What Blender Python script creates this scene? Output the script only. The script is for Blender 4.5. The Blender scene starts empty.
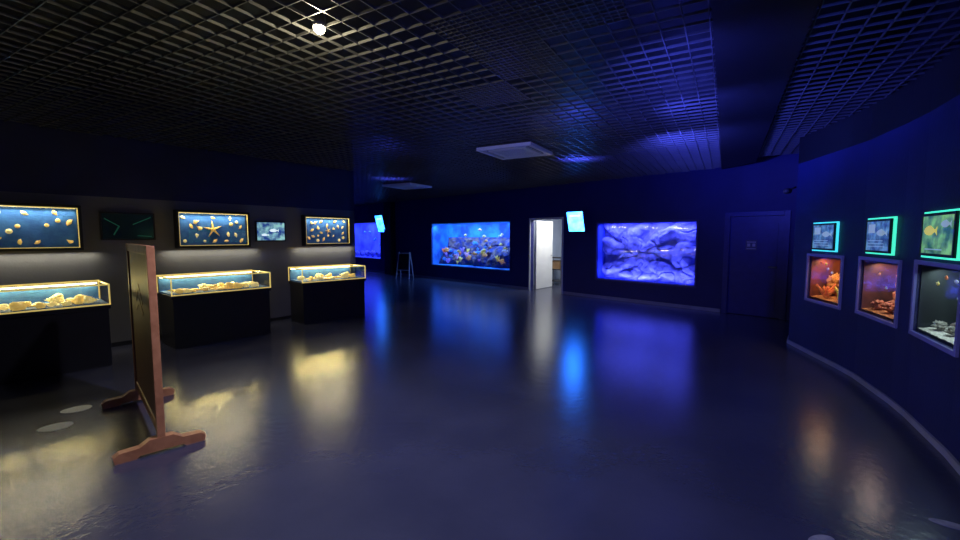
import bpy, bmesh, math, random
from mathutils import Matrix, Vector, noise
random.seed(7)
S=bpy.context.scene
COL=S.collection
try: S.view_settings.view_transform='Standard'
except Exception: pass
T=Matrix.Translation
def RZ(a): return Matrix.Rotation(a,4,'Z')
def RX(a): return Matrix.Rotation(a,4,'X')
def RY(a): return Matrix.Rotation(a,4,'Y')
# ---------------- materials
def mat(name,c,rough=.5,metal=0,em=None,es=0,c2=None,scale=8,bump=0,bscale=40,coat=0,spec=None):
    m=bpy.data.materials.new(name); m.use_nodes=True
    nt=m.node_tree; b=nt.nodes['Principled BSDF']
    b.inputs['Roughness'].default_value=rough; b.inputs['Metallic'].default_value=metal
    b.inputs['Base Color'].default_value=(*c,1)
    if coat: b.inputs['Coat Weight'].default_value=coat
    if spec is not None: b.inputs['Specular IOR Level'].default_value=spec
    tc=nt.nodes.new('ShaderNodeTexCoord')
    if c2 is not None:
        n=nt.nodes.new('ShaderNodeTexNoise'); n.inputs['Scale'].default_value=scale; n.inputs['Detail'].default_value=5
        r=nt.nodes.new('ShaderNodeValToRGB'); r.color_ramp.elements[0].position=.38; r.color_ramp.elements[1].position=.62
        r.color_ramp.elements[0].color=(*c,1); r.color_ramp.elements[1].color=(*c2,1)
        nt.links.new(tc.outputs['Object'],n.inputs['Vector']); nt.links.new(n.outputs['Fac'],r.inputs['Fac'])
        nt.links.new(r.outputs['Color'],b.inputs['Base Color'])
        if em is not None and em=='same':
            nt.links.new(r.outputs['Color'],b.inputs['Emission Color'])
    if em is not None:
        if em!='same': b.inputs['Emission Color'].default_value=(*em,1)
        b.inputs['Emission Strength'].default_value=es
    if bump:
        n2=nt.nodes.new('ShaderNodeTexNoise'); n2.inputs['Scale'].default_value=bscale; n2.inputs['Detail'].default_value=4
        bp=nt.nodes.new('ShaderNodeBump'); bp.inputs['Strength'].default_value=bump; bp.inputs['Distance'].default_value=.02
        nt.links.new(tc.outputs['Object'],n2.inputs['Vector']); nt.links.new(n2.outputs['Fac'],bp.inputs['Height'])
        nt.links.new(bp.outputs['Normal'],b.inputs['Normal'])
    return m
def glassmat(name,fac=.06,tint=(1,1,1)):
    m=bpy.data.materials.new(name); m.use_nodes=True; nt=m.node_tree
    for n in list(nt.nodes):
        if n.type!='OUTPUT_MATERIAL': nt.nodes.remove(n)
    o=[n for n in nt.nodes][0]
    t=nt.nodes.new('ShaderNodeBsdfTransparent'); t.inputs[0].default_value=(*tint,1)
    g=nt.nodes.new('ShaderNodeBsdfGlossy'); g.inputs['Roughness'].default_value=.03
    x=nt.nodes.new('ShaderNodeMixShader'); x.inputs[0].default_value=fac
    nt.links.new(t.outputs[0],x.inputs[1]); nt.links.new(g.outputs[0],x.inputs[2]); nt.links.new(x.outputs[0],o.inputs[0])
    return m
M_floor=mat('floor_epoxy',(.034,.037,.068),.225,c2=(.044,.047,.082),scale=1.3,bump=.10,bscale=16,spec=.85)
M_grey=mat('wall_grey_paint',(.12,.12,.122),.7,c2=(.135,.135,.138),scale=2,bump=.1)
M_navy=mat('wall_navy_paint',(.008,.013,.14),.6,c2=(.011,.016,.16),scale=2,bump=.1)
M_navyD=mat('wall_left_upper_shade',(.006,.009,.055),.6,c2=(.008,.011,.065),scale=2,bump=.1)
M_navyR=mat('wall_navy_paint_right',(.008,.012,.10),.6,c2=(.010,.015,.12),scale=2,bump=.1)
M_black=mat('black_paint',(.006,.006,.008),.5,c2=(.008,.008,.01))
M_blackgl=mat('black_laminate',(.006,.006,.009),.35,c2=(.008,.008,.012))
M_grid=mat('grid_metal',(.12,.118,.112),.38,metal=.3,c2=(.15,.148,.14),scale=1)
M_base=mat('baseboard_paint',(.25,.27,.42),.5,c2=(.3,.32,.46),scale=4)
M_white=mat('white_plastic',(.9,.92,.86),.5,c2=(.86,.88,.82),scale=5)
M_wht=mat('white_wall',(.85,.85,.8),.6,c2=(.8,.8,.77),scale=3)
M_annex=mat('annex_wall_grey_blue',(.30,.35,.45),.7,c2=(.34,.39,.49),scale=3)
M_dkgrey=mat('dark_grille',(.05,.05,.055),.5,c2=(.07,.07,.075))
M_bluepanel=mat('blue_velvet',(.02,.12,.52),.8,c2=(.03,.16,.6),scale=14,bump=.2)
M_bluetray=mat('blue_velvet_tray',(.015,.08,.32),.8,c2=(.02,.11,.4),scale=14,bump=.2)
M_gold=mat('gold_frame',(.85,.66,.22),.35,em=(1,.75,.2),es=.5,c2=(.75,.6,.2))  # rim lit by the case, its glow put into the colour
M_led=mat('warm_led',(1,.9,.5),.5,em=(1,.82,.32),es=5,c2=(1,.95,.6))
M_shells=[mat('shell_cream',(.98,.78,.36),.5,c2=(.85,.55,.2),scale=18,em=(1,.70,.16),es=.28),  # warm case light put into the shells as a glow
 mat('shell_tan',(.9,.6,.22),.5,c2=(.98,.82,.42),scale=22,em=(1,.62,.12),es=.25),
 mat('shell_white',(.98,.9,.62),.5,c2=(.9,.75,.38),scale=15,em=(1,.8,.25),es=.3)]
M_star=mat('starfish_orange',(.95,.6,.15),.6,c2=(1,.75,.25),scale=25,bump=.4,em=(1,.6,.15),es=.15)  # case light put into the starfish as a glow too
M_woodlt=mat('orange_wood',(.40,.17,.08),.45,c2=(.30,.12,.055),scale=9,bump=.15)
M_board=mat('board_face',(.17,.08,.05),.5,c2=(.21,.10,.06),scale=4)
M_glass=glassmat('clear_glass',.06)
M_aqglass=glassmat('aquarium_glass',.05,(.93,.97,1))
M_lightspot=mat('painted_light_spot',(.7,.72,.66),.6,c2=(.6,.62,.57),scale=30,em=(.5,.5,.42),es=.1)  # light spots on the floor, put into a pale glowing colour
M_sticker2=mat('worn_sticker',(.3,.3,.3),.6,c2=(.2,.2,.22),scale=20)
M_doornavy=mat('door_navy',(.014,.022,.22),.4,c2=(.017,.026,.25))
M_steel=mat('brushed_steel',(.6,.6,.62),.3,metal=1,c2=(.5,.5,.52))
M_tankback=mat('tank_back_blue',(.03,.06,.4),.7,c2=(.05,.10,.6),scale=3)
M_rockblue=mat('blue_lit_rock',(.19,.19,.42),.8,c2=(.38,.38,.70),scale=5,bump=.9,bscale=11)
# ---------------- mesh helpers
def mesh_from(bm,name='m',smooth=False):
    me=bpy.data.meshes.new(name)
    bmesh.ops.recalc_face_normals(bm,faces=bm.faces)
    if smooth:
        for f in bm.faces: f.smooth=True
    bm.to_mesh(me); bm.free(); return me
def addbox(bm,x0,x1,y0,y1,z0,z1,bev=0):
    vs=[bm.verts.new(p) for p in [(x0,y0,z0),(x1,y0,z0),(x1,y1,z0),(x0,y1,z0),(x0,y0,z1),(x1,y0,z1),(x1,y1,z1),(x0,y1,z1)]]
    fs=[bm.faces.new([vs[i] for i in f]) for f in [(0,3,2,1),(4,5,6,7),(0,1,5,4),(1,2,6,5),(2,3,7,6),(3,0,4,7)]]
    if bev:
        es=list({e for f in fs for e in f.edges})
        bmesh.ops.bevel(bm,geom=es,offset=bev,segments=2,affect='EDGES',profile=.7)
def boxes(lst,bev=0,name='m'):
    bm=bmesh.new()
    for b in lst: addbox(bm,*b,bev=bev)
    return mesh_from(bm,name)
def tube(bm,pts,rad,n=8):
    rings=[]
    pts=[Vector(p) for p in pts]
    for i,p in enumerate(pts):
        a=pts[max(i-1,0)]; b=pts[min(i+1,len(pts)-1)]
        d=(b-a).normalized(); up=Vector((0,0,1)) if abs(d.z)<.9 else Vector((1,0,0))
        s=d.cross(up).normalized(); t=s.cross(d)
        rings.append([bm.verts.new(p+(s*math.cos(2*math.pi*k/n)+t*math.sin(2*math.pi*k/n))*rad[i]) for k in range(n)])
    for i in range(len(rings)-1):
        for k in range(n):
            bm.faces.new([rings[i][k],rings[i][(k+1)%n],rings[i+1][(k+1)%n],rings[i+1][k]])
    bm.faces.new(rings[0][::-1]); bm.faces.new(rings[-1])
def prism(bm,outline,y0,y1):
    a=[bm.verts.new((x,y0,z)) for x,z in outline]; b=[bm.verts.new((x,y1,z)) for x,z in outline]
    bm.faces.new(a); bm.faces.new(b[::-1])
    n=len(a)
    for i in range(n): bm.faces.new([a[i],b[i],b[(i+1)%n],a[(i+1)%n]])
def ob(name,me,m=None,parent=None,M=None,label=None,cat=None,group=None,kind=None):
    o=bpy.data.objects.new(name,me); COL.objects.link(o)
    if me is not None and m is not None and len(me.materials)==0: me.materials.append(m)
    if parent is not None: o.parent=parent
    if M is not None:
        if parent is not None: o.matrix_local=M
        else: o.matrix_world=M
    if label: o['label']=label
    if cat: o['category']=cat
    if group: o['group']=group
    if kind: o['kind']=kind
    return o
def struct(name,me,m,M=None,label=None):
    return ob(name,me,m,M=M,kind='structure',label=label)
def root(name,M,label,cat,group=None):
    e=ob(name,None,M=M,label=label,cat=cat,group=group); e.empty_display_size=.1; return e
def frameM(x,y,dx,dy): return T((x,y,0))@RZ(math.atan2(dy,dx))
def light(name,kind,loc,col,energy,size=.1,sizey=None,rot=None,spot=None,parentM=None,blend=.6):
    l=bpy.data.lights.new(name,kind); l.energy=energy; l.color=col
    if kind=='AREA':
        l.size=size
        if sizey: l.shape='RECTANGLE'; l.size_y=sizey
    else: l.shadow_soft_size=size
    if spot: l.spot_size=spot; l.spot_blend=blend
    o=bpy.data.objects.new(name,l); COL.objects.link(o)
    M=T(loc)@(rot if rot else Matrix.Identity(4))
    o.matrix_world=(parentM@M) if parentM else M
    return o
def aim(loc,target):
    d=(Vector(target)-Vector(loc)); return d.to_track_quat('-Z','Y').to_matrix().to_4x4()
# ---------------- walls
def wall(name,pts,th,z0,z1,holes,m,label=None):
    pts=[Vector(p) for p in pts]
    cum=[0]
    for i in range(1,len(pts)): cum.append(cum[-1]+(pts[i]-pts[i-1]).length)
    nr=[]
    for i in range(len(pts)):
        n=Vector((0,0))
        if i>0: d=(pts[i]-pts[i-1]).normalized(); n+=Vector((-d.y,d.x))
        if i<len(pts)-1: d=(pts[i+1]-pts[i]).normalized(); n+=Vector((-d.y,d.x))
        nr.append(n.normalized())
    def P(s,o):
        for i in range(len(pts)-1):
            if s<=cum[i+1]+1e-6:
                k=(s-cum[i])/(cum[i+1]-cum[i]); k=max(0,min(1,k))
                p=pts[i].lerp(pts[i+1],k)
                if k<1e-4: n=nr[i]
                elif k>1-1e-4: n=nr[i+1]
                else: d=(pts[i+1]-pts[i]).normalized(); n=Vector((-d.y,d.x))
                return p+n*o
        return pts[-1]+nr[-1]*o
    hs=[]
    for (a,b,c,d) in holes:
        a=cum[a[0]] if isinstance(a,tuple) else a; b=cum[b[0]] if isinstance(b,tuple) else b
        hs.append((a,b,c,d))
    ss=sorted(set([round(c,5) for c in cum]+[round(v,5) for h in hs for v in h[:2]]))
    zs=sorted(set([z0,z1]+[v for h in hs for v in h[2:] if z0<v<z1]))
    bm=bmesh.new()
    for i in range(len(ss)-1):
        if ss[i+1]-ss[i]<1e-4: continue
        for j in range(len(zs)-1):
            sm=(ss[i]+ss[i+1])/2; zm=(zs[j]+zs[j+1])/2
            if any(h[0]<sm<h[1] and h[2]<zm<h[3] for h in hs): continue
            a=P(ss[i],0);b=P(ss[i+1],0);c=P(ss[i+1],th);d=P(ss[i],th)
            lo=[bm.verts.new((p.x,p.y,zs[j])) for p in (a,b,c,d)]; hi=[bm.verts.new((p.x,p.y,zs[j+1])) for p in (a,b,c,d)]
            bm.faces.new(lo[::-1]); bm.faces.new(hi)
            for k in range(4): bm.faces.new([lo[k],lo[(k+1)%4],hi[(k+1)%4],hi[k]])
    return struct(name,mesh_from(bm,name),m,label=label)
H=3.6
BD=(.69,-.724)
bl=math.hypot(*BD); BD=(BD[0]/bl,BD[1]/bl)
def W(s): return (1.49+BD[0]*s,12.7+BD[1]*s)
S0=-13
wall('wall_back',[W(S0),W(6.85)],.15,0,H,[(0-S0,1.12-S0,0,2.07),(2.215-S0,4.64-S0,.5,1.93),(5.25-S0,6.25-S0,0,2.02),(-4.77-S0,-.815-S0,.53,2.05),(-11.6-S0,-8.45-S0,.6,2.2)],M_navy)
def L(t): return (-4.41+.6*t,7.33+.8*t)
wall('wall_left',[L(-7),L(2.745)],.15,0,2.15,[],M_grey)
wall('wall_left.001',[L(-7),L(2.745)],.15,2.15,H,[],M_navyD)  # upper wall: fading case light put into a darker navy colour
e=L(2.745)
ret=(e[0]-.8*5,e[1]+.6*5)
wall('wall_side',[e,ret][::1],.12,0,H,[],M_navy)
wall('wall_end',[ret,W(S0)],.12,0,H,[],M_navy)
RP=[(6.25,7.72),(5.5,7.4),(4.95,6.75),(4.62,6.34),(4.51,5.88),(4.34,5.14),(4.24,4.77),(3.93,4.01),(3.78,3.70),(3.39,3.0),(3.1,2.55),(2.6,1.85),(2.1,1.1),(1.8,.3),(1.7,-1.2)]
wall('wall_right',RP,.12,0,2.64,[((4,),(5,),.75,1.33),((6,),(7,),.77,1.34),((8,),(9,),.78,1.36)],M_navyR)
wall('trim_1',RP,.12,2.64,H,[],M_black)
# base boards
for (nm,a,b) in [('baseboard_back',-12.9,-.06),('baseboard_back.001',1.18,5.17)]:
    wall(nm,[W(a),W(b)],-.02,0.0,.07,[],M_base)
def offs(pts,o):
    out=[]
    for i,p in enumerate(pts):
        a=Vector(pts[max(i-1,0)]);b=Vector(pts[min(i+1,len(pts)-1)]);d=(b-a).normalized()
        out.append((p[0]-d.y*o,p[1]+d.x*o))
    return out
wall('baseboard_right',offs(RP[2:],-.001),-.018,0,.055,[],M_base)
wall('baseboard_left',[L(-7),L(2.74)],-.015,0,.06,[],M_black)
struct('floor',boxes([(-10,9,-3,24,-.1,0)]),M_floor)
struct('ceiling',boxes([(-10,9,-3,24,H,H+.1)]),M_black)
# ceiling grid
g1=Vector((.496,.868)); g2=Vector((.868,-.496))
def BK(k): return (1.38+.496*k,2.68+.868*k)
poly1=[L(-7),e,ret,W(S0),W(5.05),BK(7.25),BK(-5.5),(-9,-2.5)]
def BK2(k): return (1.38+.496*k+.868*.55,2.68+.868*k-.496*.55)
poly2=[BK2(6.2),(5.5,7.4),(4.95,6.75)]+[(p[0],p[1]) for p in RP[3:]]+[BK2(-4.5)]
def clip(poly,o,d):
    ts=[]; n=Vector((-d.y,d.x))
    for i in range(len(poly)):
        a=Vector(poly[i])-o; b=Vector(poly[(i+1)%len(poly)])-o
        da=a.dot(n); db=b.dot(n)
        if (da>0)!=(db>0):
            k=da/(da-db); ts.append((a+(b-a)*k).dot(d))
    ts.sort(); return [(ts[i],ts[i+1]) for i in range(0,len(ts)-1,2)]
def gridmesh(poly,sp,z0,z1,w):
    bm=bmesh.new()
    for d,n in ((g1,g2),(g2,g1)):
        for i in range(-150,220):
            o=n*(i*sp)
            for a,b in clip(poly,o,d):
                if b-a<.05: continue
                p=o+d*a;q=o+d*b;r=n*(w/2)
                vs=[(p-r),(q-r),(q+r),(p+r)]
                lo=[bm.verts.new((v.x,v.y,z0)) for v in vs];hi=[bm.verts.new((v.x,v.y,z1)) for v in vs]
                bm.faces.new(lo[::-1]); bm.faces.new(hi)
                for k in range(4): bm.faces.new([lo[k],lo[(k+1)%4],hi[(k+1)%4],hi[k]])
    return mesh_from(bm,'grid')
struct('ceiling.001',gridmesh(poly1,.15,3.0,3.018,.006),M_grid,label='black open-cell metal grid ceiling')
struct('ceiling.002',gridmesh(poly2,.15,3.0,3.018,.006),M_grid,label='black open-cell metal grid ceiling')
bm=bmesh.new()
c=[BK(7.3),BK2(6.6),BK2(-5),BK(-5)]
lo=[bm.verts.new((p[0],p[1],2.97)) for p in c];hi=[bm.verts.new((p[0],p[1],3.2)) for p in c]
bm.faces.new(lo);bm.faces.new(hi)
for k in range(4): bm.faces.new([lo[k],lo[(k+1)%4],hi[(k+1)%4],hi[k]])
struct('trim_2',mesh_from(bm),M_black,label='black ceiling bulkhead')
# denser grid tiles
def tile(cx,cy,nm):
    bm=bmesh.new(); c0=g1*round(Vector((cx,cy)).dot(g1)/.6)*.6+g2*round(Vector((cx,cy)).dot(g2)/.6)*.6
    for d,n in ((g1,g2),(g2,g1)):
        for i in range(13):
            o=c0+n*(i*.05); p=o;q=o+d*.6;r=n*.003
            vs=[p-r,q-r,q+r,p+r]
            lo=[bm.verts.new((v.x,v.y,3.002)) for v in vs];hi=[bm.verts.new((v.x,v.y,3.012)) for v in vs]
            bm.faces.new(lo[::-1]); bm.faces.new(hi)
            for k in range(4): bm.faces.new([lo[k],lo[(k+1)%4],hi[(k+1)%4],hi[k]])
    struct(nm,mesh_from(bm),M_grid,label='fine mesh panel in the grid ceiling')
for i,(x,y) in enumerate([(-.5,3.0),(.1,3.4),(-.2,4.2),(-.1,2.6)]): tile(x,y,'ceiling.%03d'%(i+3))
# ---------------- AC cassettes
def cassette(cx,cy,sz,ang):
    M=T((cx,cy,2.93))@RZ(ang)
    r=root('air_conditioner',M,'square white ceiling cassette air conditioner in the grid','air conditioner','ceiling cassettes')
    h=sz/2; k=h*.52; q=h*.86;w2=h*.70
    rings=[(-h,h,-h,-q),(-h,h,q,h),(-h,-q,-q,q),(q,h,-q,q),(-w2,w2,-w2,-k),(-w2,w2,k,w2),(-w2,-k,-k,k),(k,w2,-k,k)]
    ob('panel',boxes([(a,b,c_,d,0,.05) for a,b,c_,d in rings],.004),M_white,r)
    ob('vent',boxes([(-q,q,-q,q,.03,.07)]),M_dkgrey,r)
    ob('grille',boxes([(-k,k,-k+i*2*k/14,-k+(i+.55)*2*k/14,.004,.02) for i in range(14)]),M_white,r)
cassette(.57,7.05,.92,math.atan2(.868,.496))
cassette(-1.98,11.9,.95,math.atan2(.868,.496))
# ---------------- shells
def scallop():
    bm=bmesh.new(); c=None; rings=[]
    for j in range(1,7):
        r=j/6; row=[]
        for i in range(41):
            a=-1.25+2.5*i/40
            rr=r*(1+.04*math.cos(a*26)*r)
            row.append(bm.verts.new((rr*math.sin(a),rr*math.cos(a)-.5,.38*math.sin(math.pi*min(1,r*.93+.07))*math.cos(a*.9)+.04*r*math.cos(a*26))))
        rings.append(row)
    c=bm.verts.new((0,-.5,.02))
    for i in range(40): bm.faces.new([c,rings[0][i+1],rings[0][i]])
    for j in range(5):
        for i in range(40): bm.faces.new([rings[j][i],rings[j][i+1],rings[j+1][i+1],rings[j+1][i]])
    # ears
    for s in (-1,1):
        v=[bm.verts.new(p) for p in [(0,-.52,.05),(s*.3,-.5,.05),(s*.28,-.28,.1),(0,-.3,.12)]]
        bm.faces.new(v)
    return mesh_from(bm,'scallop',True)
def conch():
    bm=bmesh.new(); pts=[];rad=[]
    for i in range(60):
        t=i/59; a=t*2*math.pi*4.2; R=.36*(1-t)**1.1+.01
        pts.append((R*math.cos(a),-.55+1.5*t,.36+R*math.sin(a))); rad.append(.34*(1-t)**1.1+.02)
    tube(bm,pts,rad,9)
    tube(bm,[(.3,-.5,.3),(.2,-.8,.25),(.05,-1.05,.2)],[.3,.2,.05],9)
    return mesh_from(bm,'conch',True)
def starfish():
    bm=bmesh.new(); n=5; top=bm.verts.new((0,0,.2)); bot=bm.verts.new((0,0,0))
    R=[];Rm=[]
    for i in range(n*8):
        a=2*math.pi*i/(n*8); k=abs(((i%8)/8)*2-1) # 1 at arm
        r=.24+.76*(k**3.2)
        R.append(bm.verts.new((r*math.sin(a),r*math.cos(a),0)))
        Rm.append(bm.verts.new((r*.62*math.sin(a),r*.62*math.cos(a),.07+.1*k)))
    N=len(R)
    for i in range(N):
        j=(i+1)%N
        bm.faces.new([R[i],R[j],Rm[j],Rm[i]]); bm.faces.new([Rm[i],Rm[j],top]); bm.faces.new([R[j],R[i],bot])
    return mesh_from(bm,'starfish',True)
def urchin():
    bm=bmesh.new(); bmesh.ops.create_uvsphere(bm,u_segments=24,v_segments=12,radius=.6)
    for v in bm.verts:
        a=math.atan2(v.co.y,v.co.x); k=1+.07*math.cos(a*10); v.co.x*=k; v.co.y*=k; v.co.z=v.co.z*.6+.33
    return mesh_from(bm,'urchin',True)
SH={}
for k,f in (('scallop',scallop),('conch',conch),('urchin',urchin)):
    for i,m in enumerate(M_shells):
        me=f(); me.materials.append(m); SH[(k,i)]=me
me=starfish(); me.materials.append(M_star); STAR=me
def place_shell(M,kind,i,size,group):
    if kind=='star':
        return ob('starfish',STAR,M=M@Matrix.Scale(size,4),label='dried orange five-armed starfish in a lit case',cat='starfish',group=group)
    nm={'scallop':'scallop_shell','conch':'conch_shell','urchin':'sea_urchin_shell'}[kind]
    lb={'scallop':'ribbed fan-shaped seashell in a lit case','conch':'spiral pointed seashell in a lit case','urchin':'round domed sea urchin shell in a lit case'}[kind]
    return ob(nm,SH[(kind,i)],M=M@Matrix.Scale(size,4),label=lb,cat='seashell',group=group)
# ---------------- wall cases
ML=frameM(-4.41,7.33,.6,.8)
def wallcase(t0,t1,items,lab,idx):
    w=t1-t0; M=ML@T(((t0+t1)/2,-.12,1.41))
    r=root('wall_display_case',M,lab,'display case','wall display cases')
    h=.6; b=.035
    ob('frame',boxes([(-w/2,w/2,0,.118,0,b),(-w/2,w/2,0,.118,h-b,h),(-w/2,-w/2+b,0,.118,b,h-b),(w/2-b,w/2,0,.118,b,h-b)],.004),M_black,r)
    ob('back_panel',boxes([(-w/2+b,w/2-b,.10,.116,b,h-b)]),M_bluepanel,r)
    ob('trim',boxes([(-w/2+b,w/2-b,.004,.016,h-b-.012,h-b),(-w/2+b,-w/2+b+.008,.004,.016,b,h-b-.012),(w/2-b-.008,w/2-b,.004,.016,b,h-b-.012),(-w/2+b,w/2-b,.004,.016,b,b+.008)]),M_gold,r)
    ob('led_strip',boxes([(-w/2+b+.02,w/2-b-.02,.02,.04,h-b-.012,h-b-.002)]),M_led,r)
    ob('glass',boxes([(-w/2+b,w/2-b,.0,.003,b,h-b)]),M_glass,r)
    g='shells in wall case %s'%['one','two','three'][idx]
    for (x,z,k,s,a) in items:
        mm=M@T((x,.10,z))@RX(math.pi/2)@RZ(a)
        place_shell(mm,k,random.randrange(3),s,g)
    light('case_light','AREA',(0,.045,h-b-.02),(1,.86,.5),6,w-.15,.03,rot=RX(math.radians(-18)),parentM=M)
    light('case_wall_fill','AREA',(0,.04,-.03),(1,.94,.76),3.6,w+.3,.03,rot=RX(math.radians(0)),parentM=M)  # lamp added under the case to brighten the wall below
def rnd(n,w,skip=None):
    out=[]
    while len(out)<n:
        x=random.uniform(-w/2+.1,w/2-.1); z=random.uniform(.1,.5)
        if skip and abs(x)<skip and abs(z-.3)<skip*.95: continue
        if any(math.hypot(x-o[0],z-o[1])<.095 for o in out): continue
        out.append((x,z,random.choice(['scallop','conch','urchin','scallop']),random.uniform(.034,.054),random.uniform(0,6.28)))
    return out
wallcase(-2.95,-1.77,rnd(18,1.18),'black framed blue shell display case on the grey wall',0)
wallcase(-.674,.441,[(0,.3,'star',.155,.1)]+rnd(17,1.1,.19),'black framed blue case with a large starfish among shells',1)
wallcase(1.477,2.554,[(.05,.3,'star',.075,.4)]+rnd(22,1.08,.1),'black framed blue case densely filled with small shells',2)
# small monitors on left wall
M_scrDark=mat('screen_dark',(.002,.004,.005),.1,em='same',es=.6,c2=(.003,.006,.006),scale=2)
M_green=mat('screen_green_reflection',(.01,.05,.03),.4,em=(.05,.5,.3),es=.06,c2=(.01,.045,.03))  # green reflection on the dark screen, put into a faint glowing colour
M_scrPic=mat('screen_reef_picture',(.01,.04,.22),.3,em='same',es=1.0,c2=(.25,.5,.5),scale=9)
M_scrText=mat('screen_white',(.8,.9,1),.3,em=(.8,.95,1),es=1.0,c2=(.7,.8,.9))
def monitor(M,w,h,lab,disp,halo=None,pic=None,group='information screens'):
    r=root('information_screen',M,lab,'screen',group)
    b=.022
    ob('bezel',boxes([(-w/2,w/2,0,.04,0,b),(-w/2,w/2,0,.04,h-b,h),(-w/2,-w/2+b,0,.04,b,h-b),(w/2-b,w/2,0,.04,b,h-b),(-w/2+b,w/2-b,.012,.04,b,h-b)],.002),M_black,r)
    ob('display',boxes([(-w/2+b,w/2-b,.006,.0118,b,h-b)]),disp,r)
    if halo:
        g=.016
        ob('light_border',boxes([(-w/2-g,w/2+g,.02,.042,-g,-.001),(-w/2-g,w/2+g,.02,.042,h+.001,h+g),(-w/2-g,-w/2-.001,.02,.042,0,h),(w/2+.001,w/2+g,.02,.042,0,h)]),halo,r)
    if pic:
        for (nm,ol,m) in pic:
            bm=bmesh.new(); prism(bm,ol,.003,.0055); ob(nm,mesh_from(bm),m,r)
    return r
def rect(x0,x1,z0,z1): return [(x0,z0),(x1,z0),(x1,z1),(x0,z1)]
def fishpoly(cx,cz,s):
    p=[(-.5,0),(-.42,.08),(-.3,.14),(-.12,.18),(.0,.2),(.1,.17),(.25,.1),(.42,.03),(.6,.16),(.56,0),(.6,-.16),(.42,-.03),(.25,-.09),(.1,-.15),(-.1,-.16),(-.3,-.12),(-.42,-.07)]
    return [(cx+x*s,cz+z*s) for x,z in p]
monitor(ML@T((-1.25,-.045,1.54)),.64,.4,'black wall monitor with faint green reflection painted on its dark screen',M_scrDark,pic=[('reflection_line',[(-.27,.30),(-.12,.20),(-.18,.08),(-.17,.07),(-.10,.20),(-.27,.315)],M_green),('reflection_line',[(.05,.22),(.27,.33),(.27,.345),(.05,.235)],M_green),('reflection_line',[(.1,.06),(.27,.05),(.27,.06),(.1,.07)],M_green)])
monitor(ML@T((.855,-.045,1.5)),.56,.37,'black wall monitor showing bright reef picture',M_scrPic,pic=[('fish_picture',fishpoly(.05,.2,.16),M_scrText),('fish_picture',fishpoly(-.12,.12,.12),M_scrText)])
# ---------------- counter vitrines
def vitrine(x,y,dx,dy,ln,dep,n,idx,reverse=False):
    d=math.hypot(dx,dy); dx/=d;dy/=d
    M=frameM(x,y,dx,dy)
    if reverse: M=M@T((-ln,0,0))
    r=root('shell_vitrine',M,'black counter with glass-topped lit tray of seashells','display counter','shell counters')
    bh=.76
    ob('pedestal',boxes([(.02,ln-.02,.02,dep-.02,0,bh-.01),(0,ln,0,dep,bh-.05,bh)],.006),M_blackgl,r)
    ob('tray',boxes([(.02,ln-.02,.02,dep-.02,bh,bh+.02),(.02,ln-.02,dep-.04,dep-.025,bh+.02,1.0)]),M_bluetray,r)
    f=.014
    fr=[(0,ln,0,f,bh,bh+f),(0,ln,dep-f,dep,1.0,1.02),(0,ln,0,f,1.0-.0,1.0+f),(0,f,f,dep-f,1.0,1.0+f),(ln-f,ln,f,dep-f,1.0,1.0+f),(0,f,0,f,bh,1.0),(ln-f,ln,0,f,bh,1.0),(0,f,dep-f,dep,bh,1.0),(ln-f,ln,dep-f,dep,bh,1.0)]
    ob('frame',boxes(fr),M_gold,r)
    ob('led_strip',boxes([(.03,ln-.03,dep-.06,dep-.042,.975,.993)]),M_led,r)
    ob('glass',boxes([(f,ln-f,.004,.008,bh+f,1.0),(f,ln-f,f,dep-f,1.004,1.008),(.004,.008,f,dep-f,bh,1.0),(ln-.008,ln-.004,f,dep-f,bh,1.0)]),M_glass,r)
    g='shells in counter %s'%['one','two','three'][idx]
    pl=[]; tries=0
    while len(pl)<n and tries<5000:
        tries+=1
        s=random.uniform(.06,.115); px=random.uniform(.14,ln-.14); py=random.uniform(.13,dep-.15)
        if any(math.hypot(px-q[0],py-q[1])<(s+q[2])*.76 for q in pl): continue
        pl.append((px,py,s))
        k=random.choice(['scallop','conch','urchin','scallop','conch','star'] )
        mm=M@T((px,py,bh+.021))@RZ(random.uniform(0,6.28))@RX(random.uniform(0,.35))
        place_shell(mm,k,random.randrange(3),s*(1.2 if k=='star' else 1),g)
    light('counter_light','AREA',(ln/2,dep-.07,.985),(1,.80,.28),15,ln-.1,.03,rot=RX(math.radians(-20)),parentM=M)
vitrine(-4.54,5.24,.65,.76,1.45,.7,30,0,reverse=True)
vitrine(-4.29,5.93,.64,.77,1.37,.7,30,1)
vitrine(-3.17,7.63,.70,.71,1.27,.62,28,2)
# ---------------- free-standing board
bx,by=-2.36,3.08; fx,fy=-3.34,4.10
MB=frameM(bx,by,fx-bx,fy-by); BL=math.hypot(fx-bx,fy-by)
r=root('standing_notice_board',MB,'brown wooden freestanding notice board on two feet','notice board')
ob('frame',boxes([(0,.06,-.025,.025,.07,1.53),(BL-.06,BL,-.025,.025,.07,1.53),(.06,BL-.06,-.022,.022,1.46,1.53),(.06,BL-.06,-.022,.022,.14,.21)],.006),M_woodlt,r)
ob('panel',boxes([(.06,BL-.06,-.012,.012,.21,1.46)]),M_board,r)
def foot(xc):
    bm=bmesh.new()
    o=[(-.27,0),(-.15,0),(-.13,.018),(.13,.018),(.15,0),(.27,0),(.28,.045),(.245,.07),(.13,.075),(.07,.115),(-.07,.115),(-.13,.075),(-.245,.07),(-.28,.045)]
    prism(bm,o,xc-.035,xc+.035)
    bmesh.ops.rotate(bm,verts=bm.verts,cent=(0,0,0),matrix=Matrix.Rotation(math.pi/2,3,'Z'))
    bmesh.ops.scale(bm,verts=bm.verts,vec=(-1,1,1))
    return mesh_from(bm)
ob('foot',foot(.03),M_woodlt,r); ob('foot',foot(BL-.03),M_woodlt,r)
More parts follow.
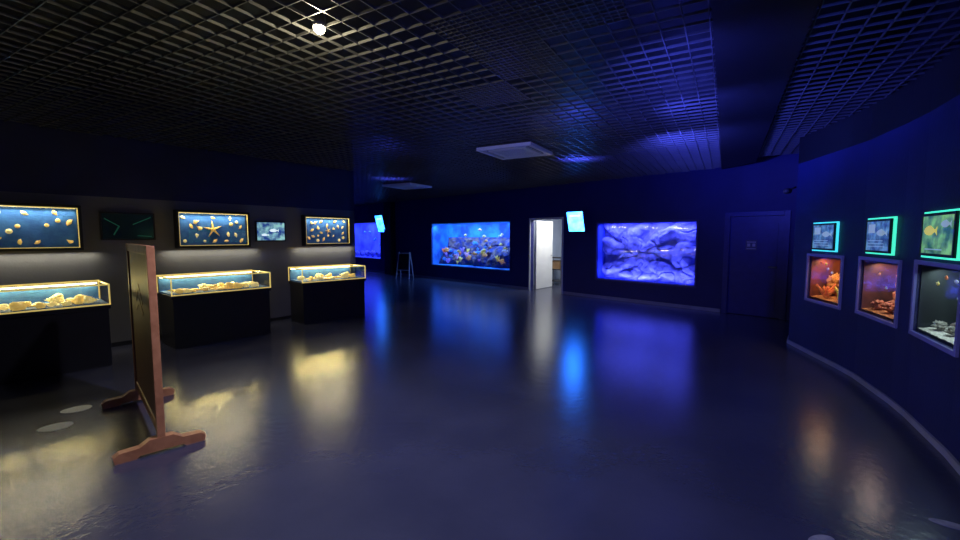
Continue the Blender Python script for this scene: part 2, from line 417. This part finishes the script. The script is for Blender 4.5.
M_emb=mat('board_emblem',(.45,.26,.14),.5,c2=(.4,.22,.11))
for (ya,yb) in ((-.0155,-.0125),(.0125,.0155)):
    bm=bmesh.new()
    prism(bm,[(.5,1.05),(.75,1.2),(1.0,1.05),(.95,1.03),(.75,1.15),(.55,1.03)],ya,yb)
    prism(bm,[(.5,.98),(.75,1.08),(1.0,.98),(.95,.95),(.75,1.03),(.55,.95)],ya,yb)
    ob('emblem',mesh_from(bm),M_emb,r)
# floor stickers, plus pale discs painted as spots of light in the board's shadow
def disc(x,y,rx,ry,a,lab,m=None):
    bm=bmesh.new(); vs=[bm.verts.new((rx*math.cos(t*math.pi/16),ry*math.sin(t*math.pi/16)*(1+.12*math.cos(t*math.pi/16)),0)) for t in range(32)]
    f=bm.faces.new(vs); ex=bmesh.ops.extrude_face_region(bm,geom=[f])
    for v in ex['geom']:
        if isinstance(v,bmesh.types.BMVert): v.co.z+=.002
    ob('sticker_or_lightspot',mesh_from(bm),m or M_lightspot,M=T((x,y,.0005))@RZ(a),label=lab,cat='floor sticker',group='floor stickers')
disc(-3.74,3.87,.11,.085,.6,'pale disc painted as a light spot on the dark glossy floor')
disc(-3.57,3.5,.11,.085,.6,'pale disc painted as a light spot on the dark glossy floor')
disc(1.80,2.15,.075,.035,.2,'worn grey footprint sticker on the dark glossy floor',M_sticker2)
disc(2.61,2.27,.085,.035,-.6,'worn grey footprint sticker on the dark glossy floor',M_sticker2)
# ---------------- back wall frame
MW=frameM(1.49,12.7,*BD)
def tankbox(parent,w,h,dep,mback,fw,mframe,base=0,front=-.02):
    th=.02
    ob('frame',boxes([(-w/2-fw,w/2+fw,front,-.001,-fw,0),(-w/2-fw,w/2+fw,front,-.001,h,h+fw),(-w/2-fw,-w/2,front,-.001,0,h),(w/2,w/2+fw,front,-.001,0,h)],.002),mframe,parent)
    ob('tank_wall',boxes([(-w/2,w/2,dep,dep+th,0,h),(-w/2-.0,-w/2+th,.02,dep,0,h),(w/2-th,w/2,.02,dep,0,h),(-w/2+th,w/2-th,.02,dep,0,th),(-w/2+th,w/2-th,.02,dep,h-th,h)]),mback,parent)
    ob('glass',boxes([(-w/2,w/2,.004,.014,0,h)]),M_aqglass,parent)
def relief(w,h,dep,seed,amp,ell,flat=.45,na=.035,ridge=0):
    bm=bmesh.new(); nx,nz=190,115; V=[]
    for j in range(nz+1):
        row=[]
        for i in range(nx+1):
            x=-w/2+w*i/nx; z=h*j/nz
            wx=x+.09*noise.noise(Vector((x*4,z*4,seed+5))); wz=z+.09*noise.noise(Vector((x*4,z*4,seed+9)))
            hh=0
            for (cx,cz,rx,rz,a,hmax) in ell:
                X=(wx-cx)*math.cos(a)+(wz-cz)*math.sin(a); Z=-(wx-cx)*math.sin(a)+(wz-cz)*math.cos(a)
                q=1-((X/rx)**2+(Z/rz)**2)
                if q>0: hh=max(hh,hmax*q**flat)
            hh+=na*noise.fractal(Vector((x*3,z*3,seed)),1,2,4)
            if ridge: hh-=ridge*max(0,1-abs(noise.noise(Vector((x*2.4+z*1.5,z*4-x,seed+3))))*9)
            row.append(bm.verts.new((x,dep-max(.0,hh),z)))
        V.append(row)
    for j in range(nz):
        for i in range(nx): bm.faces.new([V[j][i],V[j][i+1],V[j+1][i+1],V[j+1][i]])
    return mesh_from(bm,'relief',True)
# right aquarium with rocks
w=4.64-2.215-.0; h=1.43
M=MW@T(((2.215+4.64)/2,0,.5))
M_frblue=mat('aquarium_frame_blue',(.03,.03,.16),.4,c2=(.04,.04,.2))
r=root('aquarium',M,'blue-lit wall aquarium with sculpted rock formation','aquarium','wall aquariums')
tankbox(r,w,h,.45,M_tankback,.035,M_frblue)
ell=[(-.85,1.2,.5,.16,-.5,.2),(-.3,1.2,.4,.2,.5,.22),(.35,1.05,.85,.15,.6,.3),(.95,1.1,.35,.35,.9,.2),(-.95,.8,.5,.2,-.3,.26),(-.35,.85,.4,.25,-.7,.24),(.2,.65,.5,.18,.2,.26),(.85,.65,.35,.32,1.1,.28),(-.75,.35,.6,.2,.3,.3),(-.1,.3,.35,.3,.8,.28),(.45,.25,.55,.18,-.35,.32),(1.0,.2,.4,.25,.4,.3),(-.2,.1,.6,.15,.05,.34)]
ell=[(a,b,c,d,e_,f*.7) for a,b,c,d,e_,f in ell]
ob('rock_relief',relief(w-.05,h-.04,.38,1.3,.3,ell,.3,.06,.05),M_rockblue,r,T((0,0,.02)))
light('aquarium_light','AREA',(0,.08,h-.05),(.14,.16,1),38,w-.2,.08,rot=RX(math.radians(14)),parentM=M)
light('aquarium_light_low','AREA',(0,.05,.06),(.14,.16,1),26,w-.2,.05,rot=RX(math.radians(155)),parentM=M)
# organic things
def blob(seed,n=3,amp=.35,fr=1.6,sq=(1,1,1)):
    bm=bmesh.new(); bmesh.ops.create_icosphere(bm,subdivisions=n,radius=1)
    for v in bm.verts:
        k=1+amp*noise.fractal(v.co*fr+Vector((seed*3.1,seed,0)),1,2,3)
        v.co=Vector((v.co.x*k*sq[0],v.co.y*k*sq[1],v.co.z*k*sq[2]))
    mn=min(v.co.z for v in bm.verts)
    for v in bm.verts: v.co.z-=mn
    return mesh_from(bm,'rock',True)
def coral(seed,n=9):
    rr=random.Random(seed); bm=bmesh.new()
    for i in range(n):
        a=rr.uniform(0,6.28); l=rr.uniform(.5,1); t=rr.uniform(.2,.7)
        p0=Vector((0,0,0)); p1=Vector((math.cos(a)*t*.4,math.sin(a)*t*.4,l*.5)); p2=Vector((math.cos(a+.3)*t*.8,math.sin(a+.3)*t*.8,l))
        tube(bm,[p0,p1,p2],[.12,.09,.05],7)
        p3=p1+Vector((rr.uniform(-.3,.3),rr.uniform(-.3,.3),.35)); tube(bm,[p1,p3],[.07,.04],6)
    return mesh_from(bm,'coral',True)
def fish():
    bm=bmesh.new(); rings=[]
    prof=[(-.5,.02),(-.42,.10),(-.25,.2),(0,.25),(.2,.18),(.36,.07),(.42,.05)]
    for x,rad in prof:
        rings.append([bm.verts.new((x,.38*rad*math.cos(t*math.pi/5),rad*math.sin(t*math.pi/5))) for t in range(10)])
    for i in range(len(rings)-1):
        for k in range(10): bm.faces.new([rings[i][k],rings[i][(k+1)%10],rings[i+1][(k+1)%10],rings[i+1][k]])
    bm.faces.new(rings[0]); bm.faces.new(rings[-1])
    prism(bm,[(.38,0),(.6,.2),(.54,0),(.6,-.2)],-.008,.008)
    prism(bm,[(-.2,.19),(.0,.36),(.28,.28),(.22,.16)],-.008,.008)
    prism(bm,[(.0,-.2),(.2,-.32),(.25,-.12)],-.008,.008)
    return mesh_from(bm,'fish',True)
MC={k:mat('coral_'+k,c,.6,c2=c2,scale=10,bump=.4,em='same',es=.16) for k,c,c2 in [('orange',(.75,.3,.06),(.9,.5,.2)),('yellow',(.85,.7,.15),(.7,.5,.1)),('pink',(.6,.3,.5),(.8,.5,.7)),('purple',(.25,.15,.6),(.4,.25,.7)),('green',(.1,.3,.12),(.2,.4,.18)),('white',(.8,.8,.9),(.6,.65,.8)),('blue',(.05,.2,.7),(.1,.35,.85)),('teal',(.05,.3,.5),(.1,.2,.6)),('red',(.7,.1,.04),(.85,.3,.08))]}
FM={}
for k in ('orange','yellow','blue','white','red','green'):
    me=fish(); me.materials.append(MC[k]); FM[k]=me
def addfish(M,k,s,a,g,color=None):
    ob('fish',FM[k],M=M@RZ(a)@Matrix.Scale(s,4),label='small %s tropical fish swimming in the aquarium'%k,cat='fish',group=g)
cnt=[0]
def addcoral(M,k,s,g,typ='coral'):
    cnt[0]+=1
    me=coral(cnt[0]) if typ=='coral' else blob(cnt[0],4,.7,2.6,(1,.6,.6))
    me.materials.append(MC[k])
    ob('branching_coral' if typ=='coral' else 'stony_coral',me,M=M@Matrix.Scale(s,4),label='%s %s coral on the aquarium floor'%(k,'branching' if typ=='coral' else 'lumpy'),cat='coral',group=g)
# left aquarium
w=4.77-.815; h=1.52
M=MW@T(((-4.77-.815)/2,0,.53))
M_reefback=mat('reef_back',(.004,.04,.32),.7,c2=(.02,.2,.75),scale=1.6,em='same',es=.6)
r=root('aquarium',M,'large wall aquarium with colourful coral reef','aquarium','wall aquariums')
tankbox(r,w,h,.8,M_reefback,.035,M_frblue)
rr=random.Random(11)
M_reefrock=mat('reef_rock',(.01,.03,.2),.8,c2=(.22,.13,.12),scale=6,bump=.8)
ell=[(-1.6,.15,.6,.45,.1,.45),(-.8,.2,.6,.3,0,.4),(.1,.2,.7,.4,0,.45),(1.0,.25,.7,.5,0,.5),(1.6,.5,.5,.6,0,.45),(-.3,.5,.4,.2,.2,.3),(.7,.7,.4,.3,.2,.3)]
ob('rock_relief',relief(w-.05,h*.66,.78,4.3,.3,ell,.45,.12),M_reefrock,r,T((0,0,.02)))
cols=['blue','yellow','purple','orange','teal','pink','blue','purple','yellow','orange','red','teal']
for i in range(26):
    x=rr.uniform(-1.75,1.8); lv=rr.random()
    top=.75 if x>-.2 else .45
    z=.03+ (rr.uniform(0,top)); y=.2+.4*z+rr.uniform(-.05,.1)
    s=rr.uniform(.12,.22)*(1 if i%3 else .6)
    addcoral(M@T((x,y,z)),cols[i%12],s,'reef corals','coral' if i%3 else 'stony')
for i in range(16):
    x=rr.uniform(-1.7,1.8) if i%2 else rr.uniform(.2,1.75); z=rr.uniform(.4,1.35)
    addfish(M@T((x,rr.uniform(.12,.28),z)),rr.choice(['orange','yellow','white','yellow','blue']),rr.uniform(.1,.22),rr.choice([0,math.pi])+rr.uniform(-.3,.3),'reef fish')
light('aquarium_light','AREA',(0,.15,h-.05),(.20,.42,1),115,w-.2,.12,rot=RX(math.radians(22)),parentM=M)
# far aquarium
w=11.6-8.45; h=1.6
M=MW@T(((-11.6-8.45)/2,0,.6))
r=root('aquarium',M,'violet-blue lit wall aquarium with low rocks','aquarium','wall aquariums')
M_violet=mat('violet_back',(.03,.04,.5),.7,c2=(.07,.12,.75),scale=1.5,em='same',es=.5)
tankbox(r,w,h,.7,M_violet,.035,M_frblue)
for i in range(6):
    me=blob(50+i,3,.35,1.6,(1,.7,.8)); me.materials.append(M_rockblue)
    ob('rock',me,M=M@T((-1.3+i*.5,.4,.022))@Matrix.Scale(rr.uniform(.14,.18),4),label='rough rock on the aquarium floor',cat='rock',group='violet aquarium rocks')
for i in range(5):
    addfish(M@T((rr.uniform(-.3,1.3),.25,rr.uniform(.6,1.3))),'blue',.2,rr.choice([0,math.pi]),'violet aquarium fish')
light('aquarium_light','AREA',(0,.15,h-.05),(.10,.15,1),90,w-.2,.12,rot=RX(math.radians(22)),parentM=M)
# dark pillar on the far wall
bm=bmesh.new(); addbox(bm,-7.75,-7.25,-.25,-.001,0,2.995,.01)
ob('trim_3',mesh_from(bm),M_black,M=MW,kind='structure')
# tilted screens
M_cyan=mat('screen_cyan',(.07,.38,1),.4,em='same',es=3.4,c2=(.16,.6,1),scale=5)
M_cyan2=mat('screen_blue',(.03,.25,1),.4,em='same',es=3,c2=(.1,.5,1),scale=4)
def tiltscreen(s,w,h,z,m,lab,en,tilt=.25,turn=0):
    M=MW@T((s,-.22,z))@RZ(turn)@RX(tilt)
    r=monitor(M,w,h,lab,m,group='hanging screens',pic=[('caption_line',rect(-w*.3,w*.3,h*.75,h*.8),M_scrText)])
    ob('bracket',boxes([(-.03,.03,.04,.2,h*.45,h*.55),(-.08,.08,.0401,.06,h*.35,h*.65)],.004),M_black,r)
    light('screen_glow','AREA',(0,-.01,h/2),(.03,.24,1),en,w*.9,h*.9,rot=RX(math.radians(90)),parentM=M)
tiltscreen(1.74,.52,.56,1.70,M_cyan,'glowing cyan wall screen beside the open doorway',22)
tiltscreen(-7.95,.62,.75,1.75,M_cyan2,'glowing blue wall screen near the far aquarium',10)
# ---------------- lit doorway & annex
wl=[(-.79,-.71,.15,2.6,0,2.7),(1.5,1.6,.15,2.6,0,2.7),(-.79,1.6,2.6,2.7,0,2.7)]
struct('wall_annex',boxes(wl),M_annex,MW)
struct('ceiling.007',boxes([(-.79,1.6,.15,2.7,2.7,2.75)]),M_wht,MW)
struct('trim_4',boxes([(-.05,0,-.02,.16,0,2.12),(1.12,1.17,-.02,.16,0,2.12),(0,1.12,-.02,.16,2.07,2.12)],.003),M_white,MW,'white door frame')
d=ob('door_1',boxes([(0,.95,-.02,.02,.01,2.05)],.004),M_wht,M=MW@T((.04,.2,0))@RZ(math.radians(97)),kind='structure',label='open white door leaf')
bm=bmesh.new(); tube(bm,[(.88,-.02,1.0),(.88,-.06,1.0),(.78,-.06,1.0)],[.012,.012,.01]); ob('handle',mesh_from(bm,smooth=True),M_steel,d)
light('annex_light','AREA',(.75,.8,2.6),(1,.99,.95),60,.8,.8,parentM=MW)
r=root('storage_cart',MW@T((-.3,1.75,0)),'small grey cart with shelves inside the lit room','cart')
ob('shelf',boxes([(-.3,.3,-.2,.2,z,z+.03) for z in (.12,.5,.88)],.004),M_dkgrey,r)
ob('post',boxes([(x,x+.03,y,y+.03,0,.9) for x in (-.3,.27) for y in (-.2,.17)]),M_steel,r)
M_card=mat('cardboard',(.4,.25,.12),.8,c2=(.35,.2,.1))
ob('cardboard_box',boxes([(-.22,.2,-.15,.15,0,.26),(-.22,-.01,-.16,.16,.26,.265),(.0,.2,-.16,.16,.262,.268)],.003),M_card,M=MW@T((-.3,1.75,.531)),label='brown cardboard box on the cart shelf',cat='box')
# ---------------- navy door
d=ob('door_2',boxes([(5.29,6.21,.02,.06,.005,1.99),(5.38,6.12,.012,.02,.15,.9),(5.38,6.12,.012,.02,1.0,1.85)],.003),M_doornavy,M=MW,kind='structure',label='closed dark blue door')
struct('trim_5',boxes([(5.19,5.29,-.025,.12,0,2.08),(6.21,6.31,-.025,.12,0,2.08),(5.29,6.21,-.025,.12,1.995,2.08)],.004),M_doornavy,MW,'dark blue door frame')
bm=bmesh.new(); tube(bm,[(6.12,.02,1.0),(6.12,-.045,1.0),(6.0,-.045,1.0)],[.012,.012,.01]); ob('handle',mesh_from(bm,smooth=True),M_steel,d)
M_plate=mat('door_sign_plate',(.08,.08,.18),.5,c2=(.1,.1,.2))
M_plt=mat('door_sign_mark',(.5,.5,.6),.5,c2=(.45,.45,.55))
r=root('door_sign',MW@T((5.68,.004,1.42)),'small pale rectangular notice on the dark blue door','sign')
ob('plate',boxes([(-.1,.1,0,.006,-.1,.1)]),M_plate,r)
ob('printed_lines',boxes([(-.08,.08,-.002,-.0002,.05,.07),(-.08,.08,-.002,-.0002,-.08,-.065),(-.07,-.02,-.002,-.0002,-.03,.03),(.02,.07,-.002,-.0002,-.03,.03)]),M_plt,r)
# security camera near corner
r=root('security_camera',T((4.88,6.9,2.3))@RZ(.8),'small dark wall camera near the ceiling corner','camera')
bm=bmesh.new(); tube(bm,[(-.12,0,0),(-.1,0,0),(.1,0,.02),(.11,0,.02)],[.03,.045,.045,.03],12); ob('body',mesh_from(bm,smooth=True),M_dkgrey,r)
bm=bmesh.new(); tube(bm,[(.05,0,.02),(.16,-.08,.08)],[.012,.012],8); ob('bracket',mesh_from(bm,smooth=True),M_dkgrey,r)
# ---------------- easel sign
r=root('chalkboard_sign',T((-2.85,16.2,0))@RZ(-.3),'small black A-frame chalkboard standing near the wall','sign')
bm=bmesh.new()
for s in (-1,1):
    tube(bm,[(s*.27,-.18,0),(s*.22,0,1.0)],[.02,.018],6); tube(bm,[(s*.27,.2,0),(s*.22,.02,1.0)],[.02,.018],6)
tube(bm,[(-.24,-.04,.95),(.24,-.04,.95)],[.018,.018],6); tube(bm,[(-.25,-.12,.32),(.25,-.12,.32)],[.018,.018],6)
ob('frame',mesh_from(bm),mat('easel_wood',(.4,.38,.45),.5,c2=(.3,.28,.35)),r)
bm=bmesh.new(); vs=[bm.verts.new(p) for p in [(-.22,-.13,.33),(.22,-.13,.33),(.2,-.045,.92),(-.2,-.045,.92)]]; f=bm.faces.new(vs)
ex=bmesh.ops.extrude_face_region(bm,geom=[f]); [setattr(v.co,'y',v.co.y+.012) for v in ex['geom'] if isinstance(v,bmesh.types.BMVert)]
ob('board',mesh_from(bm),M_black,r)
# ---------------- right wall tanks
M_cygreen=mat('led_green',(.1,.9,.6),.4,em=(.06,.8,.5),es=1.2,c2=(.1,.9,.7))
M_cyblue=mat('led_cyan',(.1,.8,.9),.4,em=(.06,.75,.85),es=1.1,c2=(.1,.8,.9))
M_picblue=mat('picture_blue',(.01,.05,.16),.3,em='same',es=.7,c2=(.12,.3,.45),scale=12)
M_picgreen=mat('picture_green',(.01,.1,.06),.3,em='same',es=.8,c2=(.2,.5,.15),scale=8)
M_pw=mat('picture_pale',(.35,.5,.6),.3,em=(.35,.5,.6),es=.5,c2=(.4,.6,.7))
M_py=mat('picture_yellow',(.8,.7,.1),.3,em=(.8,.7,.1),es=.6,c2=(.7,.6,.1))
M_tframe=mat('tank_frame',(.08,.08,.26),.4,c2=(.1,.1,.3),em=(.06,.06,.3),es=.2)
M_tb=[mat('tank_back_warm',(.25,.06,.02),.7,c2=(.05,.02,.02),scale=4),mat('tank_back_brown',(.16,.06,.05),.7,c2=(.04,.02,.025),scale=4),mat('tank_back_dark',(.004,.007,.012),.7,c2=(.008,.014,.016),scale=4)]
M_grav=mat('pale_gravel',(.75,.72,.65),.8,c2=(.45,.42,.38),scale=60,bump=.8,bscale=60)
M_gravo=mat('orange_gravel',(.7,.35,.15),.8,c2=(.45,.18,.06),scale=60,bump=.8,bscale=60)
M_rockor=mat('orange_rock',(.6,.16,.04),.8,c2=(.9,.5,.15),scale=6,bump=.8)
M_rockrd=mat('red_driftwood',(.45,.1,.06),.7,c2=(.8,.4,.25),scale=7,bump=.6)
M_rockgr=mat('dark_driftwood',(.2,.1,.08),.7,c2=(.45,.36,.32),scale=7,bump=.5)
tanks=[((4.51,5.88),(4.34,5.14),.75,1.33),((4.24,4.77),(3.93,4.01),.77,1.34),((3.78,3.70),(3.39,3.0),.78,1.36)]
def driftwood(seed,n=6,th=1):
    rr=random.Random(seed); bm=bmesh.new()
    tube(bm,[(-.9,0,.05),(-.4,.1,.2),(.1,0,.35),(.6,.05,.6),(.9,0,.95)],[.16*th,.2*th,.19*th,.12*th,.04],9)
    for i in range(n):
        t=rr.uniform(-.6,.6); p=Vector((t,.05,.2+.3*(t+.6))); q=p+Vector((rr.uniform(-.3,.3),rr.uniform(-.2,.1),rr.uniform(.2,.4)));s=q+Vector((rr.uniform(-.25,.3),rr.uniform(-.1,.1),rr.uniform(.15,.35)))
        tube(bm,[p,q,s],[.1*th,.07*th,.02],7)
    tube(bm,[(-.3,.1,.2),(-.2,-.15,.0)],[.1,.07],7)
    return mesh_from(bm,'driftwood',True)
for i,(a,b,z0,z1) in enumerate(tanks):
    dx,dy=b[0]-a[0],b[1]-a[1]; w=math.hypot(dx,dy); h=z1-z0
    MT=frameM((a[0]+b[0])/2,(a[1]+b[1])/2,dx,dy); M=MT@T((0,0,z0))
    lab=['small wall aquarium lit orange with coral rocks','small wall aquarium with reddish driftwood','small dark wall aquarium with pale gravel and branches'][i]
    r=root('small_aquarium',M,lab,'aquarium','small wall aquariums')
    tankbox(r,w,h,.4,M_tb[i],.035,M_tframe)
    bm=bmesh.new(); n=24; V=[[bm.verts.new((-w/2+.021+(w-.042)*u/n,.02+.375*v/10,.03+.045*v/10+.008*noise.noise(Vector((u*.7,v*.7,i))))) for u in range(n+1)] for v in range(11)]
    for v in range(10):
        for u in range(n): bm.faces.new([V[v][u],V[v][u+1],V[v+1][u+1],V[v+1][u]])
    ob('gravel',mesh_from(bm,smooth=True),M_grav if i==2 else M_gravo,r)
    g='small aquarium %s contents'%['one','two','three'][i]
    rr=random.Random(20+i)
    if i==0:
        for k,(x,s) in enumerate([(-.22,.11),(.04,.13),(.26,.09)]):
            me=blob(70+k,4,.5,2.2,(1,.6,1.2)); me.materials.append(M_rockor)
            ob('rock',me,M=M@T((x,.24,.05))@Matrix.Scale(s,4),label='rough orange rock in a small aquarium',cat='rock',group=g)
        addcoral(M@T((-.12,.1,.045)),'red',.2,g); addcoral(M@T((.2,.1,.045)),'yellow',.2,g)
    else:
        me=driftwood(5+i,9 if i==1 else 12,1 if i==1 else .6); me.materials.append(M_rockrd if i==1 else M_rockgr)
        ob('driftwood',me,M=M@T((.02,.22,.05))@Matrix.Scale(.36,4),label='%s branching driftwood on the gravel'%('reddish' if i==1 else 'pale brown'),cat='driftwood')
        for k in range(3):
            me=blob(80+k+i,4,.7,2,(1,.8,.7)); me.materials.append(M_rockrd if i==1 else M_grav)
            ob('rock',me,M=M@T((-.24+.24*k,.11,.04))@Matrix.Scale(.06 if i==1 else .045,4),label='small rock on the aquarium gravel',cat='rock',group=g)
        if i==2: addcoral(M@T((.27,.1,.045)),'red',.14,g)
    for k in range(5):
        addfish(M@T((rr.uniform(-w/2+.1,w/2-.1),rr.uniform(.06,.1),rr.uniform(.3,.5))),['orange','yellow','white','red','white'][k],.055,rr.choice([0,3.14]),g)
    light('small_tank_light','AREA',(0,.12,h-.04),[(1,.6,.3),(1,.7,.55),(.8,1,.95)][i],[4,3.6,4][i],w-.1,.08,rot=RX(math.radians(15)),parentM=M)
    sw=[.52,.53,.6][i]; off=[.0,.02,.04][i]
    pics=[('text_block',rect(-.2,-.06,.2,.29),M_pw),('fish_picture',fishpoly(.08,.2,.2),M_pw if i<2 else M_py)]+[('caption_line',rect(-.2,.16-.02*k,.06+.03*k,.066+.03*k),M_pw) for k in range(3)]
    if i==2: pics=[('fish_picture',fishpoly(-.13,.2,.22),M_py),('fish_picture',fishpoly(.14,.25,.16),M_pw),('caption_line',rect(-.2,.1,.05,.06),M_pw)]
    monitor(MT@T((off,-.045,1.42+.01*i)),sw,.34,['lit screen with fish picture and cyan glowing border','lit screen with fish picture and green glowing border','lit screen with yellow fish and green glowing border'][i],[M_picblue,M_picblue,M_picgreen][i],halo=[M_cyblue,M_cygreen,M_cygreen][i],pic=pics)
# ---------------- ceiling spot lamp
LP=(-1.07,2.98,2.98)
r=root('ceiling_spotlight',T(LP),'small round warm-white ceiling spotlight on the grid','lamp')
bm=bmesh.new(); tube(bm,[(0,0,.1),(0,0,.09),(0,0,.03),(0,0,.005)],[.03,.04,.042,.045],20); ob('housing',mesh_from(bm,smooth=True),M_dkgrey,r)
M_bulb=mat('bulb',(1,.95,.8),.5,em=(1,.88,.6),es=30,c2=(1,.95,.85))
bm=bmesh.new(); bmesh.ops.create_uvsphere(bm,u_segments=16,v_segments=8,radius=.038); ob('bulb',mesh_from(bm,smooth=True),M_bulb,r)
light('lamp_point','POINT',(LP[0],LP[1],LP[2]-.10),(1,.88,.6),14,.04)
light('lamp_down','SPOT',(LP[0],LP[1],LP[2]-.12),(.72,.72,1),300,.04,spot=math.radians(150),blend=.9)
# unseen blue spots added to wash the grid, no fixtures
for p,a,en,sp in [((2.6,6.0,2.55),(3.4,6.4,3.4),240,150),((1.7,7.9,2.7),(1.8,7.9,3.4),160,130),((1.1,3.2,2.4),(2.1,3.8,3.2),150,110),((1.9,4.6,2.5),(2.7,4.7,3.2),180,110),((-2.2,10.6,2.7),(-2.2,10.6,3.4),80,140),((.3,5.0,2.2),(.3,5.2,3.4),24,160)]:
    light('blue_grid_fill','SPOT',p,(.06,.08,1),en,.05,rot=aim(p,a),spot=math.radians(sp),blend=.9)
# lamp further behind in the hall, then two added fill spots
light('hall_lamp','SPOT',(-.6,-.6,2.9),(.62,.62,1),85,.2,rot=aim((-.6,-.6,2.9),(-.8,1.5,0)),spot=math.radians(80),blend=.9)
light('blue_fill','SPOT',(.6,-1.6,2.8),(.05,.09,1),480,.4,rot=aim((.6,-1.6,2.8),(2.0,9,.4)),spot=math.radians(82),blend=.9)  # added unseen spot, tints walls and floor blue
light('hall_fill','SPOT',(0,-1.6,1.0),(.5,.55,1),130,.3,rot=aim((0,-1.6,1.0),(.6,8,3.2)),spot=math.radians(30),blend=1)  # added unseen spot, brightens the ceiling cassettes
wd=bpy.data.worlds.new('w'); S.world=wd; wd.use_nodes=True
wd.node_tree.nodes['Background'].inputs[0].default_value=(.1,.14,.5,1); wd.node_tree.nodes['Background'].inputs[1].default_value=.02
cd=bpy.data.cameras.new('cam'); cd.sensor_width=36; cd.lens=430/960*36; cd.clip_start=.05
co=bpy.data.objects.new('camera',cd); COL.objects.link(co); co.location=(0,0,1.6); co.rotation_euler=(math.radians(90-4.52),0,0)
S.camera=co
